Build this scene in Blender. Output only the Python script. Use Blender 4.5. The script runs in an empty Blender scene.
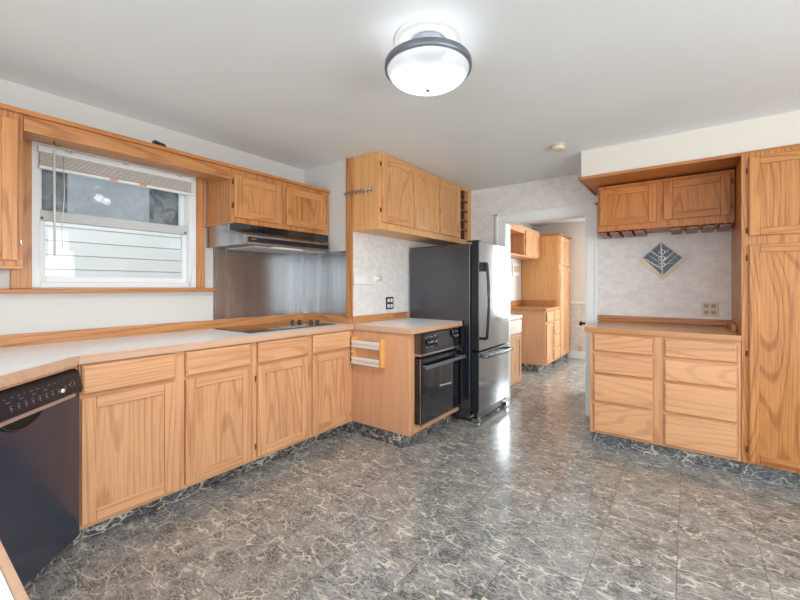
import bpy, math, random
from mathutils import Vector, Matrix
random.seed(7)
S = bpy.context.scene
COL = S.collection
R = math.radians
# ------------------------------------------------------------------ camera, world, lights, exposure
cam = bpy.data.cameras.new('camera'); cam.sensor_width = 36; cam.lens = 390.0 / 800 * 36
cam.shift_y = -14 / 800; cam.clip_start = 0.02
co = bpy.data.objects.new('camera', cam); COL.objects.link(co)
co.location = (0, 0, 1.231); co.rotation_euler = (R(90), 0, R(36.48)); S.camera = co
w = bpy.data.worlds.new('sky'); S.world = w; w.use_nodes = True
bg = w.node_tree.nodes['Background']; bg.inputs[0].default_value = (0.86, 0.93, 1.0, 1); bg.inputs[1].default_value = 1.35
def area(name, loc, rot, sx, sy, watts, col=(1, 1, 1)):
    l = bpy.data.lights.new(name, 'AREA'); l.shape = 'RECTANGLE'; l.size = sx; l.size_y = sy; l.energy = watts; l.color = col
    o = bpy.data.objects.new(name, l); COL.objects.link(o); o.location = loc; o.rotation_euler = rot; return o
area('fill_light_rear', (0.1, -2.55, 1.25), (R(102), 0, 0), 3.6, 1.9, 60, (0.94, 0.975, 1.0))        # faces +Y; added fill, no window known here
area('fill_light_side', (2.35, 0.6, 1.35), (R(100), 0, R(90)), 2.8, 1.7, 84, (0.94, 0.975, 1.0))      # faces -X; fill added to brighten the left run
sun = bpy.data.lights.new('sun', 'SUN'); sun.energy = 2.0; sun.angle = 0.02; sun.color = (1, 0.97, 0.92)
so = bpy.data.objects.new('sun', sun); COL.objects.link(so); so.rotation_euler = (R(-20), R(32), 0)
area('daylight_far_window', (0.3, 7.10, 1.35), (R(90), 0, R(180)), 1.7, 1.3, 115, (0.90, 0.96, 1.0))       # faces -Y
S.view_settings.view_transform = 'Standard'; S.view_settings.look = 'None'; S.view_settings.gamma = 1
S.view_settings.use_curve_mapping = False
S.view_settings.exposure = 0.17

# ------------------------------------------------------------------ materials
def srgb(r, g, b):
    f = lambda c: (c / 255 / 12.92) if c / 255 <= 0.04045 else ((c / 255 + 0.055) / 1.055) ** 2.4
    return (f(r), f(g), f(b), 1)
def newmat(name):
    m = bpy.data.materials.new(name); m.use_nodes = True
    nt = m.node_tree; return m, nt, nt.nodes['Principled BSDF']
def N(nt, t, **kw):
    n = nt.nodes.new(t)
    for k, v in kw.items(): setattr(n, k, v)
    return n
def L(nt, a, b): nt.links.new(a, b)
def math_n(nt, op, a, b=None):
    n = N(nt, 'ShaderNodeMath', operation=op)
    for i, v in enumerate((a, b)):
        if v is None: continue
        if isinstance(v, (int, float)): n.inputs[i].default_value = v
        else: L(nt, v, n.inputs[i])
    return n.outputs[0]
def mixc(nt, fac, a, b):
    n = N(nt, 'ShaderNodeMix', data_type='RGBA')
    if isinstance(fac, (int, float)): n.inputs['Factor'].default_value = fac
    else: L(nt, fac, n.inputs['Factor'])
    for k, v in (('A', a), ('B', b)):
        s = [i for i in n.inputs if i.name == k and i.type == 'RGBA'][0]
        if isinstance(v, tuple): s.default_value = v
        else: L(nt, v, s)
    return [o for o in n.outputs if o.type == 'RGBA'][0]
def ramp(nt, v, lo, hi):
    n = N(nt, 'ShaderNodeMapRange', interpolation_type='SMOOTHSTEP'); L(nt, v, n.inputs[0])
    n.inputs[1].default_value = lo; n.inputs[2].default_value = hi; return n.outputs[0]
def noise(nt, vec, scale, detail=2, rough=0.5, dist=0.0):
    n = N(nt, 'ShaderNodeTexNoise'); L(nt, vec, n.inputs['Vector']); n.inputs['Scale'].default_value = scale
    n.inputs['Detail'].default_value = detail; n.inputs['Roughness'].default_value = rough; n.inputs['Distortion'].default_value = dist
    return n.outputs[0]
def scaled(nt, vec, s):
    n = N(nt, 'ShaderNodeVectorMath', operation='MULTIPLY'); L(nt, vec, n.inputs[0]); n.inputs[1].default_value = s; return n.outputs[0]
def objvec(nt, rnd=True):
    tc = N(nt, 'ShaderNodeTexCoord')
    if not rnd: return tc.outputs['Object']
    oi = N(nt, 'ShaderNodeObjectInfo')
    k = math_n(nt, 'MULTIPLY', oi.outputs['Random'], 37.0)
    a = N(nt, 'ShaderNodeVectorMath', operation='ADD'); L(nt, tc.outputs['Object'], a.inputs[0]); L(nt, k, a.inputs[1]); return a.outputs[0]
def plain(name, c, rough=0.5, metal=0.0, spec=None, bump=0.0, bscale=200, var=0.0):
    m, nt, p = newmat(name)
    p.inputs['Base Color'].default_value = c; p.inputs['Roughness'].default_value = rough; p.inputs['Metallic'].default_value = metal
    if spec is not None: p.inputs['Specular IOR Level'].default_value = spec
    if bump or var:
        v = objvec(nt)
        nz = noise(nt, v, bscale, 3)
        if bump:
            b = N(nt, 'ShaderNodeBump'); b.inputs['Strength'].default_value = bump; b.inputs['Distance'].default_value = 0.002
            L(nt, nz, b.inputs['Height']); L(nt, b.outputs[0], p.inputs['Normal'])
        if var:
            n2 = noise(nt, v, 3.0, 4)
            L(nt, mixc(nt, n2, tuple(x * (1 - var) for x in c[:3]) + (1,), tuple(min(1, x * (1 + var)) for x in c[:3]) + (1,)), p.inputs['Base Color'])
    return m
def oak(name, axis, light, dark, strength=0.75, rough=0.36, rings=46, stretch=0.085):
    m, nt, p = newmat(name)
    v = objvec(nt)
    s = [1.0, 1.0, 1.0]; s['xyz'.index(axis)] = stretch
    sv = scaled(nt, v, tuple(s))
    n1 = noise(nt, sv, 3.4, 1.5, 0.4)
    ring = math_n(nt, 'SINE', math_n(nt, 'MULTIPLY', n1, rings * 3.2))
    ring = ramp(nt, ring, 0.3, 1.0)
    s2 = [1.0, 1.0, 1.0]; s2['xyz'.index(axis)] = 0.03
    fine = noise(nt, scaled(nt, v, tuple(s2)), 120, 3, 0.65)
    fine = ramp(nt, fine, 0.35, 0.68)
    tone = noise(nt, sv, 9, 2)
    f = math_n(nt, 'ADD', math_n(nt, 'MULTIPLY', ring, 0.46 * strength), math_n(nt, 'MULTIPLY', fine, 0.5 * strength))
    f = math_n(nt, 'ADD', f, math_n(nt, 'MULTIPLY', math_n(nt, 'SUBTRACT', tone, 0.5), 0.5))
    oi = N(nt, 'ShaderNodeObjectInfo')
    f = math_n(nt, 'ADD', f, math_n(nt, 'MULTIPLY', math_n(nt, 'SUBTRACT', oi.outputs['Random'], 0.5), 0.22))
    n = N(nt, 'ShaderNodeClamp'); L(nt, f, n.inputs[0])
    L(nt, mixc(nt, n.outputs[0], light, dark), p.inputs['Base Color'])
    p.inputs['Roughness'].default_value = rough; p.inputs['Specular IOR Level'].default_value = 0.4
    b = N(nt, 'ShaderNodeBump'); b.inputs['Strength'].default_value = 0.12; b.inputs['Distance'].default_value = 0.001
    L(nt, fine, b.inputs['Height']); L(nt, b.outputs[0], p.inputs['Normal'])
    return m
OL, OD = srgb(204, 143, 89), srgb(140, 78, 37)
BL, BD = srgb(224, 170, 125), srgb(158, 96, 58)
oak_v, oak_h, oak_y = (oak('oak_' + a, a, OL, OD) for a in 'zxy')
pale_v, pale_h = oak('pale_oak_upright', 'z', BL, BD, 0.6), oak('pale_oak_level', 'x', BL, BD, 0.5)
pale_y = oak('pale_oak_depth', 'y', BL, BD, 0.6)
veneer = oak('oak_veneer', 'z', srgb(220, 168, 128), srgb(196, 138, 100), 0.45, 0.32, 20)
veneer_o = oak('oak_veneer_warm', 'z', srgb(226, 170, 112), srgb(190, 128, 74), 0.55, 0.36, 30)
trim_y = oak('oak_trim', 'y', srgb(190, 124, 70), srgb(150, 88, 44), 0.6)
trim_x = oak('oak_trim_level', 'x', srgb(186, 122, 70), srgb(146, 88, 46), 0.6)
deep_v, deep_h = oak('deep_oak_upright', 'z', srgb(206, 132, 66), srgb(146, 82, 34), 0.8, 0.36, 46, 0.12), oak('deep_oak_level', 'x', srgb(202, 130, 66), srgb(146, 82, 36), 0.8)
rack_w = oak('dark_slat_wood', 'y', srgb(140, 92, 70), srgb(100, 62, 46), 0.5)
rich_v, rich_h = oak('rich_oak_upright', 'z', srgb(206, 142, 82), srgb(142, 84, 40), 0.9, 0.36, 46, 0.16), oak('rich_oak_level', 'x', srgb(202, 138, 80), srgb(146, 86, 42), 1.0, 0.36, 32, 0.1)
paint = plain('white_paint', srgb(211, 207, 202), 0.6, bump=0.05, bscale=90)
paint_soffit = plain('cream_paint', srgb(224, 216, 206), 0.6)
ceil_m = plain('ceiling_paint', srgb(236, 240, 240), 0.55, bump=0.08, bscale=40, var=0.03)
beige = plain('beige_wall_paint', srgb(224, 214, 203), 0.6)
white_trim = plain('white_gloss_trim', srgb(238, 238, 236), 0.35)
vinyl_white = plain('white_vinyl', srgb(232, 234, 234), 0.35)
alu = plain('grey_window_rail', srgb(196, 197, 196), 0.4)
def steel_mat():
    m, nt, p = newmat('brushed_steel'); v = objvec(nt, False)
    n1 = noise(nt, scaled(nt, v, (9, 9, 0.5)), 1.0, 3); n2 = noise(nt, scaled(nt, v, (220, 220, 3)), 1.0, 2)
    L(nt, mixc(nt, ramp(nt, n1, 0.3, 0.7), srgb(166, 168, 170), srgb(190, 192, 194)), p.inputs['Base Color'])
    p.inputs['Metallic'].default_value = 1.0
    q_ = N(nt, 'ShaderNodeMapRange'); L(nt, math_n(nt, 'ADD', math_n(nt, 'MULTIPLY', n1, 0.8), math_n(nt, 'MULTIPLY', n2, 0.2)), q_.inputs[0]); q_.inputs[3].default_value = 0.20; q_.inputs[4].default_value = 0.32
    L(nt, q_.outputs[0], p.inputs['Roughness']); return m
steel = steel_mat()
chrome = plain('chrome', srgb(205, 207, 210), 0.14, 1.0)
blackg = plain('black_gloss', srgb(18, 21, 26), 0.07, spec=0.9)
blackm = plain('black_enamel', srgb(22, 25, 31), 0.3, spec=0.6)
black_tex = plain('black_textured_steel', srgb(27, 33, 44), 0.24, bump=0.3, bscale=200); black_tex.node_tree.nodes['Principled BSDF'].inputs['IOR'].default_value = 2.0
black_dw = plain('black_appliance_panel', srgb(40, 50, 68), 0.17, spec=1.0)
darkvoid = plain('dark_recess', srgb(20, 18, 18), 0.7)
grey_rim = plain('grey_metal_rim', srgb(118, 124, 132), 0.4, 0.6)
brass_dark = plain('dark_hinge', srgb(98, 72, 52), 0.4, 0.6)
brown_glass = plain('brown_ceramic_glass', srgb(96, 62, 46), 0.08, spec=0.6)
white_pl = plain('white_plastic', srgb(240, 239, 235), 0.4)
ivory = plain('ivory_plastic', srgb(206, 188, 160), 0.35)
grey_mark = plain('grey_print', srgb(190, 194, 200), 0.5)
blind_m = plain('beige_blind_slats', srgb(222, 215, 205), 0.5)
orange_pl = plain('orange_plastic', srgb(235, 140, 80), 0.5)
pinkmetal = plain('copper_tinted_trim', srgb(198, 172, 164), 0.35, 0.5)
slate = plain('slate_blue', srgb(70, 84, 98), 0.35)
pearl = plain('pearl_band', srgb(234, 222, 198), 0.25, var=0.12)
fridge_m = plain('polished_steel', srgb(190, 194, 198), 0.13, 1.0)
# worktop laminate
def lam():
    m, nt, p = newmat('white_laminate'); v = objvec(nt, False)
    n1 = noise(nt, v, 60, 3); n2 = noise(nt, v, 5, 4)
    f = math_n(nt, 'MULTIPLY', ramp(nt, n1, 0.35, 0.75), n2)
    L(nt, mixc(nt, f, srgb(246, 247, 247), srgb(228, 229, 229)), p.inputs['Base Color'])
    p.inputs['Roughness'].default_value = 0.25; return m
laminate = lam()
def floor_mat(name, c0, c1):
    m, nt, p = newmat(name)
    v = objvec(nt, False)
    T = 0.308
    tdiv = N(nt, 'ShaderNodeVectorMath', operation='DIVIDE'); tad = N(nt, 'ShaderNodeVectorMath', operation='ADD')
    L(nt, v, tad.inputs[0]); tad.inputs[1].default_value = (0.04 + T * 40, T * 40 + 0.1, T * 40 + 0.15)
    L(nt, tad.outputs[0], tdiv.inputs[0]); tdiv.inputs[1].default_value = (T, T, T)
    fl = N(nt, 'ShaderNodeVectorMath', operation='FLOOR'); L(nt, tdiv.outputs[0], fl.inputs[0])
    wn = N(nt, 'ShaderNodeTexWhiteNoise', noise_dimensions='3D'); L(nt, fl.outputs[0], wn.inputs['Vector'])
    fr = N(nt, 'ShaderNodeVectorMath', operation='FRACTION'); L(nt, tdiv.outputs[0], fr.inputs[0])
    off = scaled(nt, wn.outputs['Color'], (6, 6, 6))
    va = N(nt, 'ShaderNodeVectorMath', operation='ADD'); L(nt, v, va.inputs[0]); L(nt, off, va.inputs[1])
    base = scaled(nt, va.outputs[0], (0.7, 1.3, 1.2))
    nd = N(nt, 'ShaderNodeTexNoise'); L(nt, base, nd.inputs['Vector']); nd.inputs['Scale'].default_value = 9; nd.inputs['Detail'].default_value = 4
    nds = N(nt, 'ShaderNodeVectorMath', operation='MULTIPLY_ADD'); L(nt, nd.outputs['Color'], nds.inputs[0]); nds.inputs[1].default_value = (0.16, 0.16, 0.16); L(nt, base, nds.inputs[2])
    def veins(sc, wdt):
        vo = N(nt, 'ShaderNodeTexVoronoi', feature='DISTANCE_TO_EDGE'); L(nt, nds.outputs[0], vo.inputs['Vector']); vo.inputs['Scale'].default_value = sc
        n = N(nt, 'ShaderNodeMapRange', interpolation_type='SMOOTHSTEP'); L(nt, vo.outputs['Distance'], n.inputs[0])
        n.inputs[1].default_value = 0; n.inputs[2].default_value = wdt; n.inputs[3].default_value = 1; n.inputs[4].default_value = 0
        return n.outputs[0]
    v1 = math_n(nt, 'MULTIPLY', veins(10, 0.05), ramp(nt, noise(nt, va.outputs[0], 12, 2), 0.36, 0.6))
    v2 = math_n(nt, 'MULTIPLY', veins(30, 0.10), ramp(nt, noise(nt, va.outputs[0], 16, 2), 0.36, 0.6))
    streak = ramp(nt, noise(nt, scaled(nt, nds.outputs[0], (0.8, 2.6, 1)), 70, 4, 0.75), 0.42, 0.62)
    blot = noise(nt, va.outputs[0], 7, 4, 0.6)
    c = mixc(nt, ramp(nt, blot, 0.36, 0.64), c0, c1)
    c = mixc(nt, math_n(nt, 'MULTIPLY', streak, 0.75 if name == 'marbled_vinyl' else 0.25), c, srgb(184, 182, 176))
    c = mixc(nt, math_n(nt, 'MULTIPLY', v2, 0.6), c, srgb(205, 201, 192))
    c = mixc(nt, math_n(nt, 'MULTIPLY', v1, 0.8), c, srgb(232, 226, 211))
    sep = N(nt, 'ShaderNodeSeparateXYZ'); L(nt, fr.outputs[0], sep.inputs[0])
    ex = math_n(nt, 'MINIMUM', sep.outputs[0], math_n(nt, 'SUBTRACT', 1.0, sep.outputs[0]))
    ey = math_n(nt, 'MINIMUM', sep.outputs[1], math_n(nt, 'SUBTRACT', 1.0, sep.outputs[1]))
    seam = math_n(nt, 'LESS_THAN', math_n(nt, 'MINIMUM', ex, ey), 0.0045)
    c = mixc(nt, math_n(nt, 'MULTIPLY', seam, 0.6), c, srgb(40, 40, 40))
    L(nt, c, p.inputs['Base Color'])
    r = N(nt, 'ShaderNodeMapRange'); L(nt, blot, r.inputs[0]); r.inputs[3].default_value = 0.12; r.inputs[4].default_value = 0.22
    L(nt, r.outputs[0], p.inputs['Roughness']); p.inputs['Specular IOR Level'].default_value = 0.8
    return m
floor_m = floor_mat('marbled_vinyl', srgb(76, 79, 82), srgb(134, 134, 132))
toe_shade_m = floor_mat('shade_darkened_vinyl', srgb(36, 41, 48), srgb(66, 70, 76))  # floor vinyl palette darkened for the shade under the cabinets
def wallpaper(name, a, b):
    m, nt, p = newmat(name); v = objvec(nt, False)
    n1 = noise(nt, scaled(nt, v, (1, 1, 1.7)), 15, 4, 0.55, 0.3); n2 = noise(nt, v, 40, 3)
    f = math_n(nt, 'ADD', math_n(nt, 'MULTIPLY', ramp(nt, n1, 0.35, 0.65), 0.75), math_n(nt, 'MULTIPLY', n2, 0.25))
    L(nt, mixc(nt, f, a, b), p.inputs['Base Color']); p.inputs['Roughness'].default_value = 0.55; return m
paper = wallpaper('mottled_wallpaper', srgb(236, 231, 227), srgb(220, 215, 211))
paper2 = wallpaper('wainscot_wallpaper', srgb(226, 218, 210), srgb(206, 194, 184))
def glass(name, dirt=0.0):
    m, nt, p = newmat(name); nt.nodes.remove(p)
    out = [n for n in nt.nodes if n.type == 'OUTPUT_MATERIAL'][0]
    t = N(nt, 'ShaderNodeBsdfTransparent'); t.inputs[0].default_value = (0.96, 0.98, 0.98, 1)
    g = N(nt, 'ShaderNodeBsdfGlossy'); g.inputs['Roughness'].default_value = 0.02
    mx = N(nt, 'ShaderNodeMixShader'); mx.inputs[0].default_value = 0.03; L(nt, t.outputs[0], mx.inputs[1]); L(nt, g.outputs[0], mx.inputs[2])
    last = mx
    if dirt:
        v = objvec(nt, False); d = N(nt, 'ShaderNodeBsdfDiffuse'); d.inputs[0].default_value = srgb(226, 232, 238)
        f = math_n(nt, 'MULTIPLY', ramp(nt, noise(nt, v, 9, 6, 0.65, 0.8), 0.38, 0.72), dirt)
        f2 = math_n(nt, 'MULTIPLY', ramp(nt, noise(nt, v, 120, 2), 0.62, 0.72), 0.35 * dirt)
        m2 = N(nt, 'ShaderNodeMixShader'); L(nt, math_n(nt, 'ADD', f, f2), m2.inputs[0]); L(nt, mx.outputs[0], m2.inputs[1]); L(nt, d.outputs[0], m2.inputs[2]); last = m2
    L(nt, last.outputs[0], out.inputs[0]); return m
pane_m, pane_dirty = glass('window_glass'), glass('dusty_window_glass', 0.22)
def frosted():
    m, nt, p = newmat('frosted_glass'); nt.nodes.remove(p)
    out = [n for n in nt.nodes if n.type == 'OUTPUT_MATERIAL'][0]
    t = N(nt, 'ShaderNodeBsdfTranslucent'); t.inputs[0].default_value = (0.10, 0.102, 0.105, 1)
    d = N(nt, 'ShaderNodeBsdfPrincipled'); d.inputs['Base Color'].default_value = (0.55, 0.57, 0.6, 1); d.inputs['Roughness'].default_value = 0.25
    mx = N(nt, 'ShaderNodeMixShader'); mx.inputs[0].default_value = 0.45; L(nt, t.outputs[0], mx.inputs[1]); L(nt, d.outputs[0], mx.inputs[2])
    tr = N(nt, 'ShaderNodeBsdfTransparent'); m3 = N(nt, 'ShaderNodeMixShader'); m3.inputs[0].default_value = 0.35; L(nt, mx.outputs[0], m3.inputs[1]); L(nt, tr.outputs[0], m3.inputs[2]); mx = m3
    em = N(nt, 'ShaderNodeEmission'); em.inputs[0].default_value = (0.94, 0.97, 1, 1); em.inputs[1].default_value = 0.34
    ad = N(nt, 'ShaderNodeAddShader'); L(nt, mx.outputs[0], ad.inputs[0]); L(nt, em.outputs[0], ad.inputs[1])
    L(nt, ad.outputs[0], out.inputs[0]); return m
frost = frosted()

# ------------------------------------------------------------------ mesh building
class MB:
    def __init__(s, o=(0, 0, 0)): s.v = []; s.f = []; s.m = []; s.sm = []; s.o = Vector(o)
    def add(s, vs, fs, mi=0, smooth=False):
        b = len(s.v); s.v += [Vector(p) - s.o for p in vs]
        for f in fs: s.f.append(tuple(b + i for i in f)); s.m.append(mi); s.sm.append(smooth)
        return s
    def box(s, x0, x1, y0, y1, z0, z1, mi=0):
        x0, x1 = sorted((x0, x1)); y0, y1 = sorted((y0, y1)); z0, z1 = sorted((z0, z1))
        return s.add([(x0, y0, z0), (x1, y0, z0), (x1, y1, z0), (x0, y1, z0), (x0, y0, z1), (x1, y0, z1), (x1, y1, z1), (x0, y1, z1)],
              [(3, 2, 1, 0), (4, 5, 6, 7), (0, 1, 5, 4), (1, 2, 6, 5), (2, 3, 7, 6), (3, 0, 4, 7)], mi)
    def front(s, x0, x1, z0, z1, yb, yf, c=0.01, mi=0, c0=0.0):      # slab with a wide chamfer round its front (front towards -y)
        ym = yb + (yf - yb) * 0.6
        vs = []
        for (y, k) in ((yb, c0), (ym, 0), (yf, c)): vs += [(x0 + k, y, z0 + k), (x1 - k, y, z0 + k), (x1 - k, y, z1 - k), (x0 + k, y, z1 - k)]
        fs = [(0, 3, 2, 1), (8, 9, 10, 11)]
        for a in (0, 4):
            for i in range(4): j = (i + 1) % 4; fs.append((a + i, a + j, a + 4 + j, a + 4 + i))
        return s.add(vs, fs, mi)
    def prism(s, pts, axis, a0, a1, mi=0):      # polygon in the two other axes (in x,y,z order), extruded along axis
        n = len(pts); ax = 'xyz'.index(axis)
        def mk(p, a): q = list(p); q.insert(ax, a); return tuple(q)
        vs = [mk(p, a0) for p in pts] + [mk(p, a1) for p in pts]
        fs = [tuple(range(n))[::-1], tuple(range(n, 2 * n))] + [(i, (i + 1) % n, n + (i + 1) % n, n + i) for i in range(n)]
        return s.add(vs, fs, mi)
    def tube(s, pts, r, n=10, mi=0, cap=True):
        pts = [Vector(p) for p in pts]; rings = []
        for i, p in enumerate(pts):
            d = (pts[min(i + 1, len(pts) - 1)] - pts[max(i - 1, 0)]).normalized()
            u = d.cross(Vector((0, 0, 1)));
            if u.length < 1e-3: u = d.cross(Vector((0, 1, 0)))
            u.normalize(); vv = d.cross(u)
            rr = r[i] if isinstance(r, (list, tuple)) else r
            rings.append([p + (u * math.cos(2 * math.pi * k / n) + vv * math.sin(2 * math.pi * k / n)) * rr for k in range(n)])
        vs = [q for rg in rings for q in rg]; fs = []
        for i in range(len(pts) - 1):
            for k in range(n): j = (k + 1) % n; fs.append((i * n + k, i * n + j, (i + 1) * n + j, (i + 1) * n + k))
        s.add(vs, fs, mi, True)
        if cap:
            b = len(vs); s.add(rings[0], [tuple(range(n))], mi); s.add(rings[-1], [tuple(range(n))], mi)
        return s
    def lathe(s, prof, c, n=40, mi=0, axis='z'):
        vs = []
        for r_, h in prof:
            for k in range(n):
                a = 2 * math.pi * k / n; x, y = r_ * math.cos(a), r_ * math.sin(a)
                q = {'z': (x, y, h), 'y': (x, h, y), 'x': (h, x, y)}[axis]
                vs.append((c[0] + q[0], c[1] + q[1], c[2] + q[2]))
        fs = []
        for i in range(len(prof) - 1):
            for k in range(n): j = (k + 1) % n; fs.append((i * n + k, i * n + j, (i + 1) * n + j, (i + 1) * n + k))
        return s.add(vs, fs, mi, True)
    def build(s, name, mats, parent=None, bevel=0.0, loc=None):
        me = bpy.data.meshes.new(name); me.from_pydata([tuple(v) for v in s.v], [], s.f)
        for m in (mats if isinstance(mats, (list, tuple)) else [mats]): me.materials.append(m)
        for i, p in enumerate(me.polygons): p.material_index = s.m[i]; p.use_smooth = s.sm[i]
        import bmesh
        bm = bmesh.new(); bm.from_mesh(me); bmesh.ops.remove_doubles(bm, verts=bm.verts, dist=1e-6) if any(s.sm) else None
        bmesh.ops.recalc_face_normals(bm, faces=bm.faces); bm.to_mesh(me); bm.free()
        o = bpy.data.objects.new(name, me); COL.objects.link(o)
        if parent is not None: o.parent = parent
        elif s.o.length: o.location = s.o
        if bevel:
            b = o.modifiers.new('soft_edge', 'BEVEL'); b.width = bevel; b.segments = 2; b.limit_method = 'ANGLE'; b.angle_limit = R(40)
        return o
def tag(o, label, cat, group=None):
    o['label'] = label; o['category'] = cat
    if group: o['group'] = group
    return o
def thing(name, label, cat, loc=(0, 0, 0), rz=0.0, group=None):
    o = bpy.data.objects.new(name, None); o.empty_display_size = 0.1; COL.objects.link(o)
    o.location = loc; o.rotation_euler = (0, 0, rz); return tag(o, label, cat, group)
def struct(o):
    o['kind'] = 'structure'; return o
def B(*a): return MB().box(*a)

# ------------------------------------------------------------------ the room
ZC = 2.308
XL, XF, YR, YB = -2.872, -2.268, 2.39, 4.037
struct(B(-3.1, 2.5, -2.7, 7.4, -0.08, 0).build('floor', floor_m))
struct(B(-3.1, 2.5, -2.7, 7.4, ZC, ZC + 0.1).build('ceiling', ceil_m))
wy0, wy1, wz0, wz1 = 0.508, 1.395, 1.222, 2.06
m = MB()
for b in ((-2.7, wy0, 0, ZC), (wy1, 2.6, 0, ZC), (wy0, wy1, 0, wz0), (wy0, wy1, wz1, ZC)): m.box(XL - 0.14, XL, b[0], b[1], b[2], b[3])
struct(m.build('wall_left', paint))
struct(B(XL, XF - 0.012, YR, 4.5, 0, ZC).build('wall_return', paint))
struct(B(XF - 0.012, XF, YR + 0.002, YB, 0, ZC).build('wall_fridge', paper))
m = MB(); dx0, dx1, dz = -1.585, -0.775, 1.91
m.box(XF, dx0, YB, YB + 0.12, 0, ZC).box(dx1, 2.5, YB, YB + 0.12, 0, ZC).box(dx0, dx1, YB, YB + 0.12, dz, ZC)
struct(m.build('wall_back', paper))
m = MB()      # wall behind the camera with the opening added for the rear fill
for b in ((-3.0, -1.7, 0, ZC), (1.9, 2.5, 0, ZC), (-1.7, 1.9, 0, 0.3), (-1.7, 1.9, 2.2, ZC)): m.box(b[0], b[1], -2.72, -2.6, b[2], b[3])
struct(m.build('wall_near', paint))
m = MB()
for b in ((-2.6, -0.8, 0, ZC), (2.0, 7.4, 0, ZC), (-0.8, 2.0, 0, 0.5), (-0.8, 2.0, 2.2, ZC)): m.box(2.4, 2.52, b[0], b[1], b[2], b[3])
struct(m.build('wall_right', paint))
# far room
FX, FY = -2.23, 7.12
struct(B(FX - 0.1, FX, YB + 0.12, FY, 0, ZC).build('wall_far_left', paper))
m = MB()
for b in ((-2.4, -0.6, 0, ZC), (1.2, 2.4, 0, ZC), (-0.6, 1.2, 0, 0.7), (-0.6, 1.2, 2.05, ZC)): m.box(b[0], b[1], FY, FY + 0.12, b[2], b[3])
struct(m.build('wall_far_back', beige))
struct(B(-1.66, -0.6, FY - 0.006, FY, 0.125, 0.93).build('wall_far_wainscot', paper2))
struct(B(-1.66, -0.6, FY - 0.024, FY, 0.93, 0.965).build('trim_3', white_trim, bevel=0.004))
struct(B(-1.66, -0.6, FY - 0.018, FY, 0, 0.125).build('baseboard_far', white_trim, bevel=0.004))
# unseen windows (frame and glass); rear and side ones added for the fill
def big_window(name, axis, a0, a1, z0, z1, p):
    m = MB(); g = MB(); t = 0.06
    def bx(mm, u0, u1, w0, w1, d):
        mm.box(u0, u1, p - d, p + d, w0, w1) if axis == 'x' else mm.box(p - d, p + d, u0, u1, w0, w1)
    for k in range(4):
        u = a0 + (a1 - a0 - t) * k / 3; bx(m, u, u + t, z0, z1, 0.03)
    bx(m, a0, a1, z0, z0 + t, 0.03); bx(m, a0, a1, z1 - t, z1, 0.03)
    fr = struct(m.build(name, vinyl_white)); bx(g, a0 + 0.01, a1 - 0.01, z0 + 0.01, z1 - 0.01, 0.003)
    g.build('pane', pane_m, fr)
big_window('fill_window_rear', 'x', -1.7, 1.9, 0.3, 2.2, -2.66)  # added window around the rear fill light
big_window('fill_window_side', 'y', -0.8, 2.0, 0.5, 2.2, 2.46)  # added window around the side fill light
big_window('window_4', 'x', -0.6, 1.2, 0.7, 2.05, 7.18)
# door casing
m = MB(); cw = 0.095
for (x0, x1, z0, z1) in ((dx0 - cw, dx0, 0, dz + cw), (dx1, dx1 + cw, 0, dz + cw), (dx0, dx1, dz, dz + cw)):
    m.box(x0, x1, YB - 0.018, YB, z0, z1)
for (x0, x1, z0, z1) in ((dx0 - cw, dx0 - cw + 0.022, 0, dz + cw), (dx1 + cw - 0.022, dx1 + cw, 0, dz + cw), (dx0 - cw, dx1 + cw, dz + cw - 0.022, dz + cw)):
    m.box(x0, x1, YB - 0.028, YB - 0.018, z0, z1)
m.box(dx0, dx0 + 0.012, YB - 0.012, YB + 0.132, 0, dz).box(dx1 - 0.012, dx1, YB - 0.012, YB + 0.132, 0, dz).box(dx0, dx1, YB - 0.012, YB + 0.132, dz - 0.012, dz)
struct(m.build('trim_1', white_trim, bevel=0.003))
# soffit on the right and its oak underside
struct(B(-0.69, 2.4, 3.375, YB, 2.10, ZC).build('soffit', paint_soffit))
m = MB().box(-0.70, 2.4, 3.365, YB, 2.088, 2.099); m.box(-0.70, 2.4, 3.357, 3.369, 2.078, 2.099, 1).box(-0.708, -0.694, 3.357, YB, 2.076, 2.099, 1)
struct(m.build('trim_2', [deep_h, trim_x]))
struct(B(-2.346, XF + 0.003, YR - 0.012, YR - 0.0005, 0, 0.0995).build('baseboard_return', toe_shade_m))
# corner post where white wall turns to wallpaper
struct(B(-2.328, XF + 0.014, YR - 0.012, YR, 0.976, ZC).build('trim_4', oak_v, bevel=0.002))

# ------------------------------------------------------------------ kitchen window
m = MB(); fx0, fx1 = -2.985, -2.868
t = 0.04
m.box(fx0, fx1, wy0, wy0 + t, wz0, wz1).box(fx0, fx1, wy1 - t - 0.012, wy1, wz0, wz1).box(fx0, fx1, wy0 + t, wy1 - t, wz1 - 0.05, wz1).box(fx0, fx1, wy0 + t, wy1 - t, wz0, wz0 + 0.03)
win = struct(m.build('window_1', vinyl_white, bevel=0.003))
a0, a1 = wy0 + t, wy1 - t - 0.012
m = MB()
for (y0, y1, z0, z1) in ((a0, a0 + 0.02, 1.62, 2.01), (a1 - 0.03, a1, 1.62, 2.01), (a0 + 0.02, a1 - 0.03, 1.625, 1.655), (a0 + 0.02, a1 - 0.03, 1.98, 2.01)): m.box(-2.965, -2.935, y0, y1, z0, z1)
o1 = m.build('upper_sash', vinyl_white, win, 0.003)
B(-2.952, -2.948, a0 + 0.02, a1 - 0.03, 1.655, 1.98).build('pane', pane_dirty, o1)
m = MB()
for (y0, y1, z0, z1) in ((a0, a0 + 0.028, 1.252, 1.597), (a1 - 0.03, a1, 1.252, 1.597), (a0 + 0.028, a1 - 0.03, 1.252, 1.285)): m.box(-2.93, -2.90, y0, y1, z0, z1)
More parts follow.
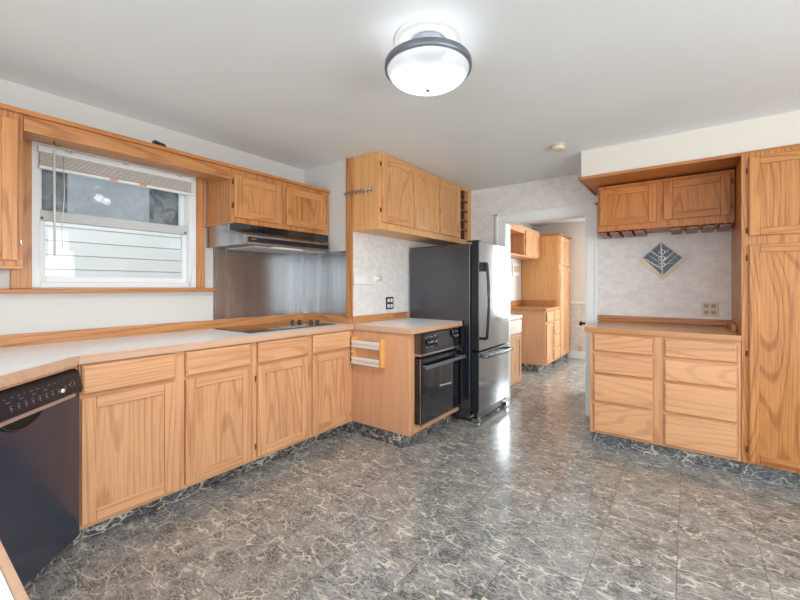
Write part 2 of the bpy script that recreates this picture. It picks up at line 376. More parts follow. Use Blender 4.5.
m.box(-2.934, -2.89, a0, a1, 1.598, 1.655, 1)
o1 = m.build('lower_sash', [vinyl_white, alu], win, 0.003)
B(-2.917, -2.913, a0 + 0.028, a1 - 0.03, 1.285, 1.60).build('pane', pane_m, o1)
for y in (a0 + 0.012, a1 - 0.016): MB().lathe([(0.0, 0.0), (0.006, 0.0), (0.006, 0.006), (0, 0.006)], (-2.89, y, 1.61), 10, axis='x').build('sash_bolt', brass_dark, o1)
# oak casing and sill
struct(B(XL, -2.852, 0.43, wy0 + 0.004, 1.216, 2.06).build('trim_5', oak_v, bevel=0.003))
struct(B(XL, -2.852, wy1 - 0.002, wy1 + 0.056, 1.216, 2.06).build('trim_6', oak_v, bevel=0.003))
struct(B(XL, -2.80, -0.4, 1.515, 1.192, 1.216).build('window_sill', trim_y, bevel=0.005))
# blind
BO = (-2.85, 0.95, 1.93)
bl = thing('window_blind', 'beige mini blind pulled up tight under the valance of the kitchen window', 'blind', BO)
MB(BO).box(-2.866, -2.84, 0.535, 1.355, 1.965, 2.0).build('headrail', white_trim, bl, 0.003)
m = MB(BO)
for k in range(9): z = 1.896 + k * 0.0076; m.box(-2.866, -2.84 + 0.002 * (k % 2), 0.54 + 0.002 * (k % 3), 1.35 - 0.003 * (k % 2), z, z + 0.0042)
m.box(-2.866, -2.856, 0.545, 1.345, 1.89, 1.963, 1); m.build('slats', [blind_m, plain('slat_gap_shade', srgb(150, 140, 128))], bl)  # dark backing sheet paints the shade between the stacked slats
MB(BO).box(-2.866, -2.838, 0.538, 1.366, 1.876, 1.892).build('bottom_rail', white_trim, bl, 0.003)
MB(BO).tube([(-2.834, 0.60, 1.985), (-2.832, 0.602, 1.40)], 0.0055).build('tilt_wand', white_pl, bl)
MB(BO).tube([(-2.835, 0.64, 1.96), (-2.833, 0.645, 1.75), (-2.833, 0.633, 1.55), (-2.834, 0.635, 1.45)], 0.0022, 6).build('pull_cord', white_pl, bl)
MB(BO).tube([(-2.835, 1.325, 1.96), (-2.833, 1.33, 1.6), (-2.834, 1.366, 1.40), (-2.834, 1.335, 1.25)], 0.002, 6).build('lift_cord', white_pl, bl)
for y in (0.86, 1.02): MB(BO).box(-2.838, -2.834, y, y + 0.04, 1.878, 1.888).build('orange_clip', orange_pl, bl)
for y in (0.65, 0.93, 1.25): MB(BO).box(-2.84, -2.832, y, y + 0.03, 1.99, 2.0).build('bracket', alu, bl)
# outside: fence and dark neighbouring house
m = MB()
for k in range(14): z = 0.0 + k * 0.14; m.prism([(-5.03, z), (-5.0, z), (-5.006, z + 0.1385), (-5.03, z + 0.138)], 'y', -3.0, 7.0)
fence = tag(m.build('board_fence', plain('white_fence_paint', srgb(226, 226, 225), 0.5, var=0.08)), 'white lapped board fence seen through the lower window sash', 'fence')
m = MB().box(-9, -7, -6, 9, 0, 3.6); m.prism([(-9.2, 3.6), (-6.6, 3.6), (-8.0, 4.6)], 'y', -6.2, 9.2, 0)
struct(m.build('wall_outside', plain('dark_siding', srgb(38, 44, 50), 0.6, var=0.35)))
struct(B(-7.05, -6.98, 1.62, 2.65, 0, 3.4).build('trim_outside', plain('pale_siding', srgb(140, 146, 150), 0.6, var=0.15)))
struct(B(-12, -3.02, -8, 10, -0.12, -0.02).build('ground', plain('yard_ground', srgb(120, 118, 108), 0.9, var=0.2)))

# ------------------------------------------------------------------ cabinet parts (local: x along the front, front faces -y, z up)
def door(root, x0, x1, z0, z1, mats=None, arch=False, st=0.056, bead=True):
    mv, mh = mats or (oak_v, oak_h)
    th = 0.019; m = MB()
    m.box(x0, x0 + st, -th, 0, z0, z1, 0).box(x1 - st, x1, -th, 0, z0, z1, 0)
    m.box(x0 + st, x1 - st, -th, 0, z0, z0 + st, 1)
    xa, xb, zt = x0 + st, x1 - st, z1 - st
    if arch:
        n = 14; pts = [(xa, z1), (xb, z1)]
        for i in range(n + 1):
            u = i / n; x = xb + (xa - xb) * u
            k = max(0.0, math.sin(math.pi * min(1, max(0, (u - 0.12) / 0.76)))) ** 0.8
            pts.append((x, zt - 0.024 + 0.034 * k))
        m.prism(pts, 'y', -th, 0, 1)
    else: m.box(xa, xb, -th, 0, zt, z1, 1)
    d = m.build('door', [mv, mh], root, 0.0045)
    pm = MB().front(xa - 0.004, xb + 0.004, z0 + st - 0.004, zt + (0.012 if arch else 0.004), -0.001, -0.010, 0.002)
    pm.build('panel', mv, d)
    return d
def drawer(root, x0, x1, z0, z1, mat=None):
    return MB().front(x0, x1, z0, z1, 0, -0.025, 0.010, c0=0.016).build('drawer', mat or oak_h, root, 0.002)
def hinge(root, x, z, h=0.036):
    m = MB().box(x - 0.004, x + 0.004, -0.004, -0.0005, z - h / 2, z + h / 2).tube([(x, -0.006, z - h / 2), (x, -0.006, z + h / 2)], 0.0035, 8)
    return m.build('hinge', brass_dark, root)
def base_unit(root, w, d, mats, y_toe=0.085, z1=0.873, z0=0.10, rails=((0.102, 0.126), (0.704, 0.732), (0.86, 0.872))):
    MB().box(0, w, 0, d, z0, z1).build('carcass', mats[0], root, 0.001)
    if len(mats) > 1:
        for (za, zc) in rails: MB().box(0.001, w - 0.001, -0.0012, -0.0002, za, zc).build('face_rail', mats[1], root)
    MB().box(0.001, w - 0.001, y_toe, d, 0, z0 - 0.001).build('toe_kick', toe_shade_m, root)
P = (pale_v, pale_h)
XBASE = -2.262
# run under the window
u = thing('base_cabinet', 'pale oak base cabinet with two doors and drawers, next to the dishwasher', 'cabinet', (XBASE, 0.566, 0), R(90), 'oak base cabinets under the window wall')
base_unit(u, 0.8935, 0.60, P)
for (xa, xb) in ((0.418, 0.466), (0.872, 0.8935)): MB().box(xa, xb, -0.0022, -0.0013, 0.101, 0.872).build('face_stile', pale_v, u)
for (a, b) in ((0.006, 0.416), (0.468, 0.870)):
    door(u, a, b, 0.122, 0.710, P); drawer(u, a, b, 0.725, 0.866, pale_h)
u = thing('base_cabinet', 'pale oak base cabinet with two doors and drawers, below the cooktop', 'cabinet', (XBASE, 1.4605, 0), R(90), 'oak base cabinets under the window wall')
base_unit(u, 0.929, 0.60, P)
for (xa, xb) in ((0.0, 0.024), (0.442, 0.484), (0.884, 0.929)): MB().box(xa, xb, -0.0022, -0.0013, 0.101, 0.872).build('face_stile', pale_v, u)
for (a, b) in ((0.025, 0.44), (0.486, 0.882)):
    door(u, a, b, 0.122, 0.710, P); drawer(u, a, b, 0.725, 0.866, pale_h)
for (x, z) in ((0.016, 0.63), (0.016, 0.19), (0.894, 0.63), (0.894, 0.17)): hinge(u, x, z)
# diagonal corner surround + dishwasher; local x runs towards the window run
DL = 0.71; q = math.sqrt(0.5)
YC = 0.562; A = Vector((XBASE, YC)); Bc = Vector((XBASE + DL * q, YC - DL * q))
cz = thing('corner_cabinet', 'diagonal oak corner surround holding the black dishwasher', 'cabinet', (Bc.x, Bc.y, 0), R(135))
MB().box(DL - 0.018, DL - 0.001, 0.0, 0.02, 0.10, 0.873).build('stile', pale_v, cz)
MB().box(0.0, 0.062, 0.0, 0.02, 0.10, 0.873).build('stile', pale_v, cz)
MB().box(0.062, DL - 0.018, 0.0, 0.02, 0.858, 0.873).build('top_rail', pale_h, cz)
MB().box(0.04, DL - 0.04, 0.06, 0.08, 0, 0.10).build('toe_kick', toe_shade_m, cz)
dw = thing('dishwasher', 'black built-in dishwasher set diagonally in the counter corner', 'dishwasher', (Bc.x, Bc.y, 0), R(135))
x0, x1 = 0.066, DL - 0.021
MB().box(x0 + 0.01, x1 - 0.01, 0.022, 0.30, 0.105, 0.85).build('tub', blackm, dw)
MB().prism([(-0.022, 0.098), (0.02, 0.098), (0.02, 0.745), (-0.022, 0.745)], 'x', x0, x1).build('door_panel', black_dw, dw, 0.004)
MB().prism([(-0.036, 0.742), (-0.022, 0.742), (-0.022, 0.758), (-0.040, 0.756)], 'x', x0, x1 - 0.055).build('trim_strip', pinkmetal, dw, 0.001)
# pocket handle under the panel: a curved recessed grip
pts = [(0.26 + 0.20 * i / 12, 0.742 - 0.042 * math.sin(math.pi * i / 12) ** 0.7) for i in range(13)]
MB().prism(pts, 'y', -0.0235, -0.0215).build('handle_recess', darkvoid, dw)
MB().tube([(p[0], -0.025, p[1]) for p in pts], 0.005, 8).build('handle_lip', blackg, dw)
def on_panel(x, z):       # point on the sloped control face
    t = (z - 0.765) / 0.075; return (x, -0.0348 + 0.016 * t, z)
m = MB().prism([(0.02, 0.748), (-0.028, 0.748), (-0.034, 0.765), (-0.018, 0.84), (-0.004, 0.854), (0.02, 0.854)], 'x', x0, x1)
def mark(x, z, wx, hz):
    p = on_panel(x, z); p2 = on_panel(x, z + hz)
    m.add([(x, p[1], p[2]), (x + wx, p[1], p[2]), (x + wx, p2[1], p2[2]), (x, p2[1], p2[2])], [(0, 1, 2, 3)], 1)
for k in range(8):
    xk = 0.30 + k * 0.034
    mark(xk, 0.785, 0.008, 0.007)
    mark(xk - 0.003, 0.797, 0.014, 0.002); mark(xk, 0.779, 0.009, 0.0015)
for k in range(16):
    xk = 0.10 + k * 0.03
    if xk < 0.56: mark(xk, 0.826, 0.016 if k % 3 else 0.009, 0.002)
    if k % 2 == 0 and xk < 0.5: mark(xk + 0.006, 0.812, 0.02, 0.0025)
for xk in (0.09, 0.12, 0.15, 0.18, 0.21): mark(xk, 0.79, 0.014, 0.01); mark(xk, 0.806, 0.018, 0.0025)
mark(0.60, 0.800, 0.02, 0.003); mark(0.583, 0.790, 0.004, 0.014)
cp = m.build('control_panel', [plain('black_satin_panel', srgb(24, 27, 34), 0.3, spec=0.5), plain('dim_print', srgb(128, 133, 142), 0.5)], dw)
p = on_panel(0.562, 0.786); MB().lathe([(0, -0.006), (0.008, -0.006), (0.009, 0.0)], (p[0], p[1], p[2]), 16, axis='y').build('button', white_pl, cp)
p = on_panel(0.625, 0.80); MB().lathe([(0.012, -0.003), (0.014, -0.003), (0.014, 0.002), (0.012, 0.002), (0.012, -0.003)], p, 20, axis='y').build('start_button', grey_rim, cp)
# near counter base (runs along X under the foreground counter)
nx0, nx1, ny = Bc.x + 0.002, -0.36, Bc.y
u = thing('base_cabinet', 'pale oak base cabinet under the foreground counter, facing the room', 'cabinet', (nx1, ny, 0), R(180), 'foreground base cabinets')
base_unit(u, nx1 - nx0, 0.58, P)
wd = (nx1 - nx0) / 3
for k in range(3): door(u, k * wd + 0.02, (k + 1) * wd - 0.02, 0.122, 0.710, P); drawer(u, k * wd + 0.02, (k + 1) * wd - 0.02, 0.725, 0.866, pale_h)
# worktop: window run + diagonal + foreground, one continuous top
ZT = 0.914
xe = XBASE + 0.02
corner = (xe, YC - 0.02 * 0.414); nyf = ny + 0.025; cx2 = corner[0] + (corner[1] - nyf)
poly = [(XL + 0.001, YR - 0.001), (xe, YR - 0.001), corner, (cx2, nyf), (nx1 + 0.02, nyf), (nx1 + 0.02, ny - 0.6), (XL + 0.001, ny - 0.6)]
WO = (-2.5, 1.0, 0.875)
wt = thing('worktop', 'white laminate worktop with oak front edge along the window wall and corner', 'worktop', WO)
MB(WO).prism(poly, 'z', 0.875, ZT).build('top', laminate, wt)
m = MB(WO); edge = poly[1:6]
def off_edge(pts, d):
    out = []
    for i, p_ in enumerate(pts):
        n = Vector((0, 0))
        for a_, b_ in ((i - 1, i), (i, i + 1)):
            if a_ < 0 or b_ >= len(pts): continue
            e = Vector(pts[b_]) - Vector(pts[a_]); e.normalize(); n += Vector((-e.y, e.x))
        n.normalize()
        out.append(tuple(Vector(p_) + n * d))
    return out
oe = off_edge(edge, 0.014)
oe[0] = (oe[0][0], edge[0][1])
for i in range(len(edge) - 1): m.prism([edge[i], edge[i + 1], oe[i + 1], oe[i]], 'z', 0.872, ZT)
m.build('oak_edge', oak('oak_edge_strip', 'y', srgb(212, 174, 146), srgb(182, 138, 110), 0.5), wt, 0.003)
MB(WO).box(XL + 0.001, XL + 0.02, ny - 0.6, YR - 0.001, ZT, 0.976).build('backsplash_lip', oak_y, wt, 0.003)
MB(WO).box(XL + 0.02, XF + 0.0015, YR - 0.022, YR - 0.001, ZT, 0.976).build('backsplash_lip', oak_h, wt, 0.003)
# steel splash sheets
tag(B(XL + 0.0005, XL + 0.003, 1.521, YR - 0.004, 0.978, 1.512).build('splash_sheet', steel), 'brushed steel sheet on the window wall behind the cooktop', 'splash panel', 'steel splash sheets')
tag(B(XL + 0.004, -2.327, YR - 0.003, YR - 0.0005, 0.978, 1.53).build('splash_sheet', steel), 'narrow brushed steel sheet on the short return wall beside the cooktop', 'splash panel', 'steel splash sheets')
# cooktop
CO = (-2.55, 1.87, ZT)
ck = thing('cooktop', 'brown glass cooktop with steel rim set in the white worktop', 'cooktop', CO)
MB(CO).box(-2.785, -2.318, 1.475, 2.26, ZT, ZT + 0.006).build('rim', chrome, ck, 0.002)
MB(CO).box(-2.775, -2.328, 1.485, 2.25, ZT + 0.006, ZT + 0.010).build('glass_top', brown_glass, ck, 0.001)
for (x, y) in ((-2.665, 2.09), (-2.625, 2.13), (-2.545, 2.185), (-2.50, 2.215)):
    MB(CO).lathe([(0, 0.017), (0.012, 0.017), (0.015, 0.014), (0.017, 0.003), (0.018, 0.0), (0.018, -0.002)], (x, y, ZT + 0.012), 20).box(x - 0.003, x + 0.003, y - 0.012, y + 0.012, ZT + 0.025, ZT + 0.033).build('knob', blackm, ck)
# range hood
HO = (XL, 1.92, 1.5)
hd = thing('range_hood', 'stainless steel range hood with black vent strip under the oak wall cabinet', 'range hood', HO)
y0, y1 = 1.467, 2.386
sl = 2.235
m = MB(HO)
m.prism([(XL + 0.001, 1.512), (XL + 0.001, 1.672), (-2.56, 1.672), (-2.56, 1.62), (-2.53, 1.62), (-2.53, 1.512)], 'y', y0, y1)
# projecting visor, its far end cut at an angle
vis = [(-2.53, 1.62), (-2.375, 1.576), (-2.372, 1.512), (-2.53, 1.512)]
vs = [(x, y0, z) for x, z in vis] + [(-2.53, y1, 1.62), (-2.375, sl, 1.576), (-2.372, sl, 1.512), (-2.53, y1, 1.512)]
m.add(vs, [(0, 1, 2, 3), (7, 6, 5, 4), (0, 4, 5, 1), (1, 5, 6, 2), (2, 6, 7, 3), (3, 7, 4, 0)])
m.build('body', steel, hd, 0.002)
m = MB(HO).box(-2.56, -2.545, y0 + 0.004, y1 - 0.002, 1.6205, 1.671)
for k in range(22): yy = y0 + 0.05 + k * 0.038; m.box(-2.545, -2.5435, yy, yy + 0.003, 1.625, 1.667, 1)
m.build('vent_strip', [blackg, plain('vent_rib', srgb(34, 37, 42), 0.4)], hd)
MB(HO).box(-2.376, -2.3695, y0 + 0.03, sl - 0.02, 1.530, 1.562).build('control_slot', blackm, hd)
MB(HO).box(-2.371, -2.368, y0 + 0.05, y0 + 0.09, 1.545, 1.553).build('badge', chrome, hd)
MB(HO).box(-2.80, -2.45, 1.60, 2.25, 1.506, 1.512).build('grease_filter', alu, hd)
MB(HO).box(-2.44, -2.40, 1.72, 1.98, 1.503, 1.512).build('lamp_lens', white_pl, hd)
# wall cabinets on the window wall
XU = -2.54
def wall_unit(root, w, d, z0, z1, mats):
    MB().box(0, w, 0, d, z0, z1).build('carcass', mats[0], root, 0.001)
wc = thing('wall_cabinet', 'two-door oak wall cabinet above the steel range hood', 'cabinet', (XU, 1.467, 0), R(90))
wall_unit(wc, 0.918, 0.33, 1.674, 2.045, (oak_v,))
door(wc, 0.024, 0.41, 1.707, 2.002); door(wc, 0.457, 0.868, 1.707, 2.008)
for z in (1.79, 1.955): hinge(wc, 0.016, z)
for z in (1.79, 1.955): hinge(wc, 0.88, z)
MB().box(-0.012, 0.02, 0.0, 0.33, 1.664, 1.674).build('bottom_moulding', oak_y, wc, 0.002)
wc = thing('wall_cabinet', 'oak wall cabinet cut off by the photo edge, beside the kitchen window', 'cabinet', (XU, -0.45, 0), R(90))
wall_unit(wc, 0.875, 0.33, 1.325, 2.045, (oak_v,))
door(wc, 0.03, 0.425, 1.35, 2.01); door(wc, 0.465, 0.856, 1.35, 2.01)
MB().box(0, 0.877, 0.0, 0.33, 1.312, 1.325).build('light_rail', oak_h, wc, 0.002)
VO = (XU, 0.95, 2.0)
va = thing('window_valance', 'oak valance board bridging the wall cabinets above the window', 'valance', VO)
MB(VO).box(-2.69, XU, 0.427, 1.465, 1.970, 2.045).build('board', oak_y, va, 0.002)
MB(VO).box(XU - 0.05, XU + 0.016, -0.45, 2.386, 2.0455, 2.068).build('cornice_strip', trim_y, va, 0.003)
tag(MB((-2.6, 0.55, 1.98)).tube([(-2.6, 0.55, 1.970), (-2.6, 0.55, 1.955), (-2.597, 0.556, 1.945), (-2.59, 0.566, 1.945), (-2.588, 0.572, 1.955)], 0.0022, 8).build('cup_hook', brass_dark), 'small dark cup hook screwed under the window valance', 'hook')
tag(MB((-2.575, 1.03, 2.052)).prism([(1.0, 2.068), (1.075, 2.068), (1.06, 2.094), (1.0, 2.104)], 'x', -2.60, -2.56).build('bracket_clip', blackm, bevel=0.002), 'small black plastic clip lying on top of the window valance', 'clip')
tag(MB((-2.85, 0.45, 1.42)).box(-2.5395, -2.53, 0.414, 0.419, 1.425, 1.45).box(-2.5395, -2.518, 0.414, 0.419, 1.425, 1.430).build('wall_hook', white_pl, bevel=0.001), 'tiny white hook on the cabinet stile beside the window', 'hook')

# ------------------------------------------------------------------ oven peninsula
oc = thing('oven_cabinet', 'oak end cabinet housing the black oven, plain veneer side', 'cabinet', (-1.97, 2.79, 0))
OO = (-1.97, 2.79, 0); ox = -1.684
m = MB(OO).box(XBASE + 0.0015, ox, 2.392, 2.412, 0.10, 0.871); m.build('side_panel', veneer, oc, 0.002)
MB(OO).box(XF + 0.002, ox, 3.157, 3.175, 0.10, 0.873).build('side_panel', veneer, oc, 0.002)
MB(OO).box(XF + 0.002, ox - 0.02, 2.413, 3.156, 0.10, 0.118).box(XF + 0.002, XF + 0.01, 2.413, 3.156, 0.118, 0.873).build('carcass', veneer, oc)
m = MB(OO).box(ox - 0.02, ox, 2.4125, 2.468, 0.10, 0.873).box(ox - 0.02, ox, 3.108, 3.156, 0.10, 0.873).box(ox - 0.02, ox, 2.468, 3.108, 0.10, 0.166, 1).box(ox - 0.02, ox, 2.468, 3.108, 0.862, 0.873, 1)
m.build('face_frame', [pale_v, pale_y], oc, 0.001)
MB(OO).box(XF + 0.002, ox - 0.06, 2.3925, 3.15, 0, 0.099).build('toe_kick', toe_shade_m, oc)
PO = (-1.95, 2.79, 0.875)
wt = thing('worktop', 'short white laminate worktop above the black oven', 'worktop', PO)
px0, px1, py0, py1 = XF + 0.002, -1.664, 2.392, 3.172
MB(PO).box(px0, px1, py0, py1, 0.875, ZT).build('top', laminate, wt)
m = MB(PO).box(px1, px1 + 0.02, py0 - 0.018, py1, 0.871, ZT + 0.0005).box(xe + 0.0205, px1, py0 - 0.018, py0, 0.871, ZT + 0.0005)
m.build('oak_edge', oak('oak_edge_light', 'x', srgb(212, 174, 146), srgb(182, 138, 110), 0.5), wt, 0.003)
MB(PO).box(XF + 0.001, XF + 0.02, py0 - 0.001, py1, ZT, 0.976).build('backsplash_lip', oak_y, wt, 0.003)
ov = thing('wall_oven', 'black built-in electric oven below the short white worktop', 'oven', (ox, 2.788, 0.17))
VO = (ox, 2.788, 0.17)
ya, yb = 2.472, 3.104; xf = ox + 0.06
MB(VO).box(-2.2, ox + 0.001, ya, yb, 0.17, 0.858).build('body', darkvoid, ov)
m = MB(VO).box(ox + 0.001, xf, ya - 0.012, yb + 0.01, 0.712, 0.862)
for (y, z) in ((2.53, 0.83), (2.57, 0.835), (2.61, 0.83), (2.66, 0.835), (2.96, 0.835), (3.0, 0.84), (3.03, 0.835), (2.54, 0.755), (2.61, 0.752)): m.box(xf, xf + 0.001, y, y + 0.018, z, z + 0.004, 1)
oven_glass = plain('oven_glass', srgb(14, 18, 26), 0.06); oven_glass.node_tree.nodes['Principled BSDF'].inputs['IOR'].default_value = 2.3
o1 = m.build('control_panel', [oven_glass, grey_mark], ov)
MB(VO).box(ox + 0.001, xf + 0.006, ya - 0.012, yb + 0.01, 0.694, 0.712).build('trim_strip', chrome, o1, 0.002)
MB(VO).box(xf, xf + 0.0015, 2.70, 2.90, 0.745, 0.845).build('display', plain('grey_display_glass', srgb(66, 66, 68), 0.1), o1)
for (y, z) in ((2.575, 0.79), (2.645, 0.79), (2.995, 0.80)):
    k = MB(VO).lathe([(0.026, 0.0), (0.026, 0.006), (0.020, 0.008), (0.018, 0.026), (0.0, 0.028)], (xf, y, z), 24, axis='x').build('knob', blackm, o1)
    MB(VO).box(xf + 0.027, xf + 0.0295, y - 0.002, y + 0.002, z, z + 0.017).build('pointer', white_pl, k)
MB(VO).box(ox + 0.001, ox + 0.02, ya, yb, 0.676, 0.692).build('vent_gap', darkvoid, ov)
dr = MB(VO).box(ox + 0.001, xf - 0.006, ya - 0.012, yb + 0.01, 0.176, 0.674).build('oven_door', blackm, ov, 0.004)
m = MB(VO).box(xf - 0.006, xf - 0.002, ya, yb, 0.188, 0.662)
for i in range(12):
    z = 0.30 + 0.022 * i
    for yy in (ya + 0.05, yb - 0.11): m.box(xf - 0.0022, xf - 0.001, yy, yy + 0.06, z, z + 0.004, 1)
m.build('door_glass', [oven_glass, plain('dark_print', srgb(44, 48, 52), 0.3)], dr)
m = MB(VO)
for (y0_, y1_, z0_, z1_) in ((ya - 0.013, ya - 0.008, 0.172, 0.676), (yb + 0.006, yb + 0.011, 0.172, 0.676), (ya - 0.013, yb + 0.011, 0.168, 0.178)): m.box(xf - 0.008, xf - 0.0015, y0_, y1_, z0_, z1_)
m.build('edge_trim', chrome, dr)
m = MB(VO).box(xf + 0.03, xf + 0.052, ya + 0.0, yb - 0.0, 0.600, 0.628)
for y in (ya + 0.03, yb - 0.03): m.box(xf - 0.004, xf + 0.032, y - 0.012, y + 0.012, 0.603, 0.625)
m.build('handle', plain('satin_handle', srgb(160, 166, 172), 0.3, 0.9), dr, 0.006)

# spice rack on the veneer side
SO = (-2.065, 2.39, 0.6)
sr = thing('spice_rack', 'small wooden spice rack with two white lattice rails on the oven cabinet side', 'spice rack', SO)
sx0, sx1, syf, syb = -2.236, -1.912, 2.340, 2.3915
hw = oak('honey_wood', 'z', srgb(226, 168, 100), srgb(196, 134, 72), 0.5)
MB(SO).box(sx0, sx0 + 0.03, syf + 0.007, syb, 0.592, 0.815).build('post', hw, sr, 0.003)
MB(SO).box(sx1 - 0.022, sx1, syf, syb, 0.592, 0.815).build('post', hw, sr, 0.003)
MB(SO).box(sx0 + 0.03, sx1 - 0.022, syb - 0.008, syb, 0.592, 0.815).build('back_panel', veneer, sr)
for z in (0.60, 0.735): MB(SO).box(sx0 + 0.03, sx1 - 0.022, syf + 0.008, syb - 0.008, z - 0.006, z).build('shelf', white_pl, sr)
for z in (0.60, 0.735):
    m = MB(SO).box(sx0 + 0.004, sx1 - 0.022, syf, syf + 0.006, z, z + 0.008).box(sx0 + 0.004, sx1 - 0.022, syf, syf + 0.006, z + 0.044, z + 0.052)
    n = 15; wv = (sx1 - 0.026 - sx0 - 0.004) / n
    for i in range(n):
        xa = sx0 + 0.006 + i * wv
        m.tube([(xa, syf + 0.003, z + 0.006), (xa + wv, syf + 0.003, z + 0.047)], 0.0026, 6).tube([(xa + wv, syf + 0.003, z + 0.006), (xa, syf + 0.003, z + 0.047)], 0.0026, 6)
    m.build('lattice_rail', white_pl, sr)
MB(SO).lathe([(0, -0.014), (0.009, -0.012), (0.011, -0.006), (0.007, 0.0)], (sx0 + 0.015, syf + 0.007, 0.693), 16, axis='y').build('knob', ivory, sr)

# ------------------------------------------------------------------ refrigerator
FO = (-1.9, 3.55, 0)
fr = thing('refrigerator', 'black-sided refrigerator with steel front and bottom freezer beside the doorway', 'refrigerator', FO)
fy0, fy1 = 3.192, 3.905
MB(FO).box(-2.232, -1.578, fy0, fy1, 0.03, 1.612).build('cabinet_body', black_tex, fr, 0.006)
MB(FO).box(-1.578, -1.562, fy0 + 0.02, fy1 - 0.02, 0.09, 1.60).build('gasket', darkvoid, fr)
def fdoor(z0, z1, name):
    d = MB(FO).box(-1.562, -1.4935, fy0, fy1, z0, z1).build(name, blackm, fr, 0.006)
    m = MB(FO); n = 3; vs = []; fs = []
    for i in range(n + 1):
        y = fy0 + 0.004 + (fy1 - fy0 - 0.008) * i / n; b = 0.0004 * (1 - (2 * i / n - 1) ** 2)
        vs += [(-1.494, y, z0 + 0.004), (-1.490 + b, y, z0 + 0.004), (-1.490 + b, y, z1 - 0.004), (-1.494, y, z1 - 0.004)]
    for i in range(n):
        for k in range(4): j = (k + 1) % 4; fs.append((4 * i + k, 4 * i + j, 4 * i + 4 + j, 4 * i + 4 + k))
    fs += [(0, 1, 2, 3), (4 * n + 3, 4 * n + 2, 4 * n + 1, 4 * n)]
    m.add(vs, fs, 0, True); o = m.build('front_skin', fridge_m, d)
    for p_ in o.data.polygons: p_.use_smooth = False
    return d
d1 = fdoor(0.652, 1.628, 'door'); d2 = fdoor(0.105, 0.638, 'freezer_door')
hp = [(-1.487, 3.252, 1.435), (-1.445, 3.252, 1.43)] + [(-1.442 + 0.018 * math.sin(math.pi * i / 10), 3.25, 1.425 - 0.66 * i / 10) for i in range(11)] + [(-1.445, 3.252, 0.762), (-1.487, 3.252, 0.758)]
MB(FO).tube(hp, 0.013, 12).build('handle', blackm, d1)
MB(FO).box(-1.489, -1.435, 3.236, 3.268, 1.36, 1.44).build('handle_cap', blackm, d1, 0.006)
hp = [(-1.487, fy0 + 0.05, 0.598), (-1.44, fy0 + 0.05, 0.60)] + [(-1.437 + 0.016 * math.sin(math.pi * i / 10), fy0 + 0.055 + (fy1 - fy0 - 0.11) * i / 10, 0.60) for i in range(11)] + [(-1.44, fy1 - 0.05, 0.60), (-1.487, fy1 - 0.05, 0.598)]
MB(FO).tube(hp, 0.014, 12).build('handle', plain('dark_steel_handle', srgb(120, 126, 134), 0.25, 0.9), d2)
MB(FO).box(-1.55, -1.515, fy0 + 0.02, fy1 - 0.02, 0.03, 0.10).build('kick_grille', blackm, fr, 0.003)
for y in (fy0 + 0.03, fy1 - 0.05):
    MB(FO).box(-1.56, -1.485, y - 0.028, y + 0.03, 0.012, 0.05).lathe([(0.018, 0), (0.018, 0.014)], (-1.51, y, 0), 14).build('foot', chrome, fr, 0.004)
MB(FO).box(-1.62, -1.50, fy0 + 0.01, fy0 + 0.06, 1.6285, 1.642).build('hinge_cover', blackm, fr, 0.004)
MB(FO).box(-1.60, -1.51, fy1 - 0.05, fy1 - 0.01, 1.6285, 1.638).build('hinge_cover', blackm, fr, 0.004)
MB(FO).box(-1.4885, -1.4865, 3.75, 3.756, 1.53, 1.56).build('badge', darkvoid, d1)

# cabinet above the refrigerator (faces +X)
wc = thing('wall_cabinet', 'oak wall cabinet with three arched doors and wine cubbies above the refrigerator', 'cabinet', (-1.98, 2.394, 0), R(90))
W = YB - 2.394 - 0.004; zb = 1.69; dpt = 0.286
m = MB().box(0, 1.366, 0, dpt, zb, ZC - 0.002).box(1.366, W, 0, dpt, zb, zb + 0.05).box(1.366, W, 0, dpt, ZC - 0.03, ZC - 0.002).box(1.366, W, 0.2, dpt, zb + 0.05, ZC - 0.03)
m.box(1.366, 1.386, 0, 0.2, zb + 0.05, ZC - 0.03).box(W - 0.07, W, 0, 0.2, zb + 0.05, ZC - 0.03)
m.build('carcass', veneer_o, wc, 0.001)
G = (oak('golden_oak_upright', 'z', srgb(224, 167, 112), srgb(180, 118, 68), 0.8), oak('golden_oak_level', 'x', srgb(224, 167, 112), srgb(180, 118, 68), 0.8))
for k, (a, b) in enumerate(((0.03, 0.468), (0.48, 0.913), (0.932, 1.348))): door(wc, a, b, 1.745, 2.282, G, arch=(k == 0))
for z in (1.84, 2.21): hinge(wc, 0.02, z)
cx0, cx1, cz0, cz1 = 1.386, W - 0.07, zb + 0.05, ZC - 0.03
cub = MB().box((cx0 + cx1) / 2 - 0.006, (cx0 + cx1) / 2 + 0.006, 0.004, 0.058, cz0, cz1)
for k in range(1, 5): z = cz0 + (cz1 - cz0) * k / 5; cub.box(cx0, cx1, 0.006, 0.058, z - 0.009, z + 0.009)
cub.build('wine_cubbies', oak('cubby_oak_shaded', 'z', srgb(116, 78, 52), srgb(84, 54, 36), 0.6), wc)  # oak darkened as if shaded inside the cubbies
MB().box(cx0, cx1, 0.058, 0.062, cz0, cz1).build('cubby_shade_back', darkvoid, wc)  # dark sheet stands in for the shade deep in the cubbies
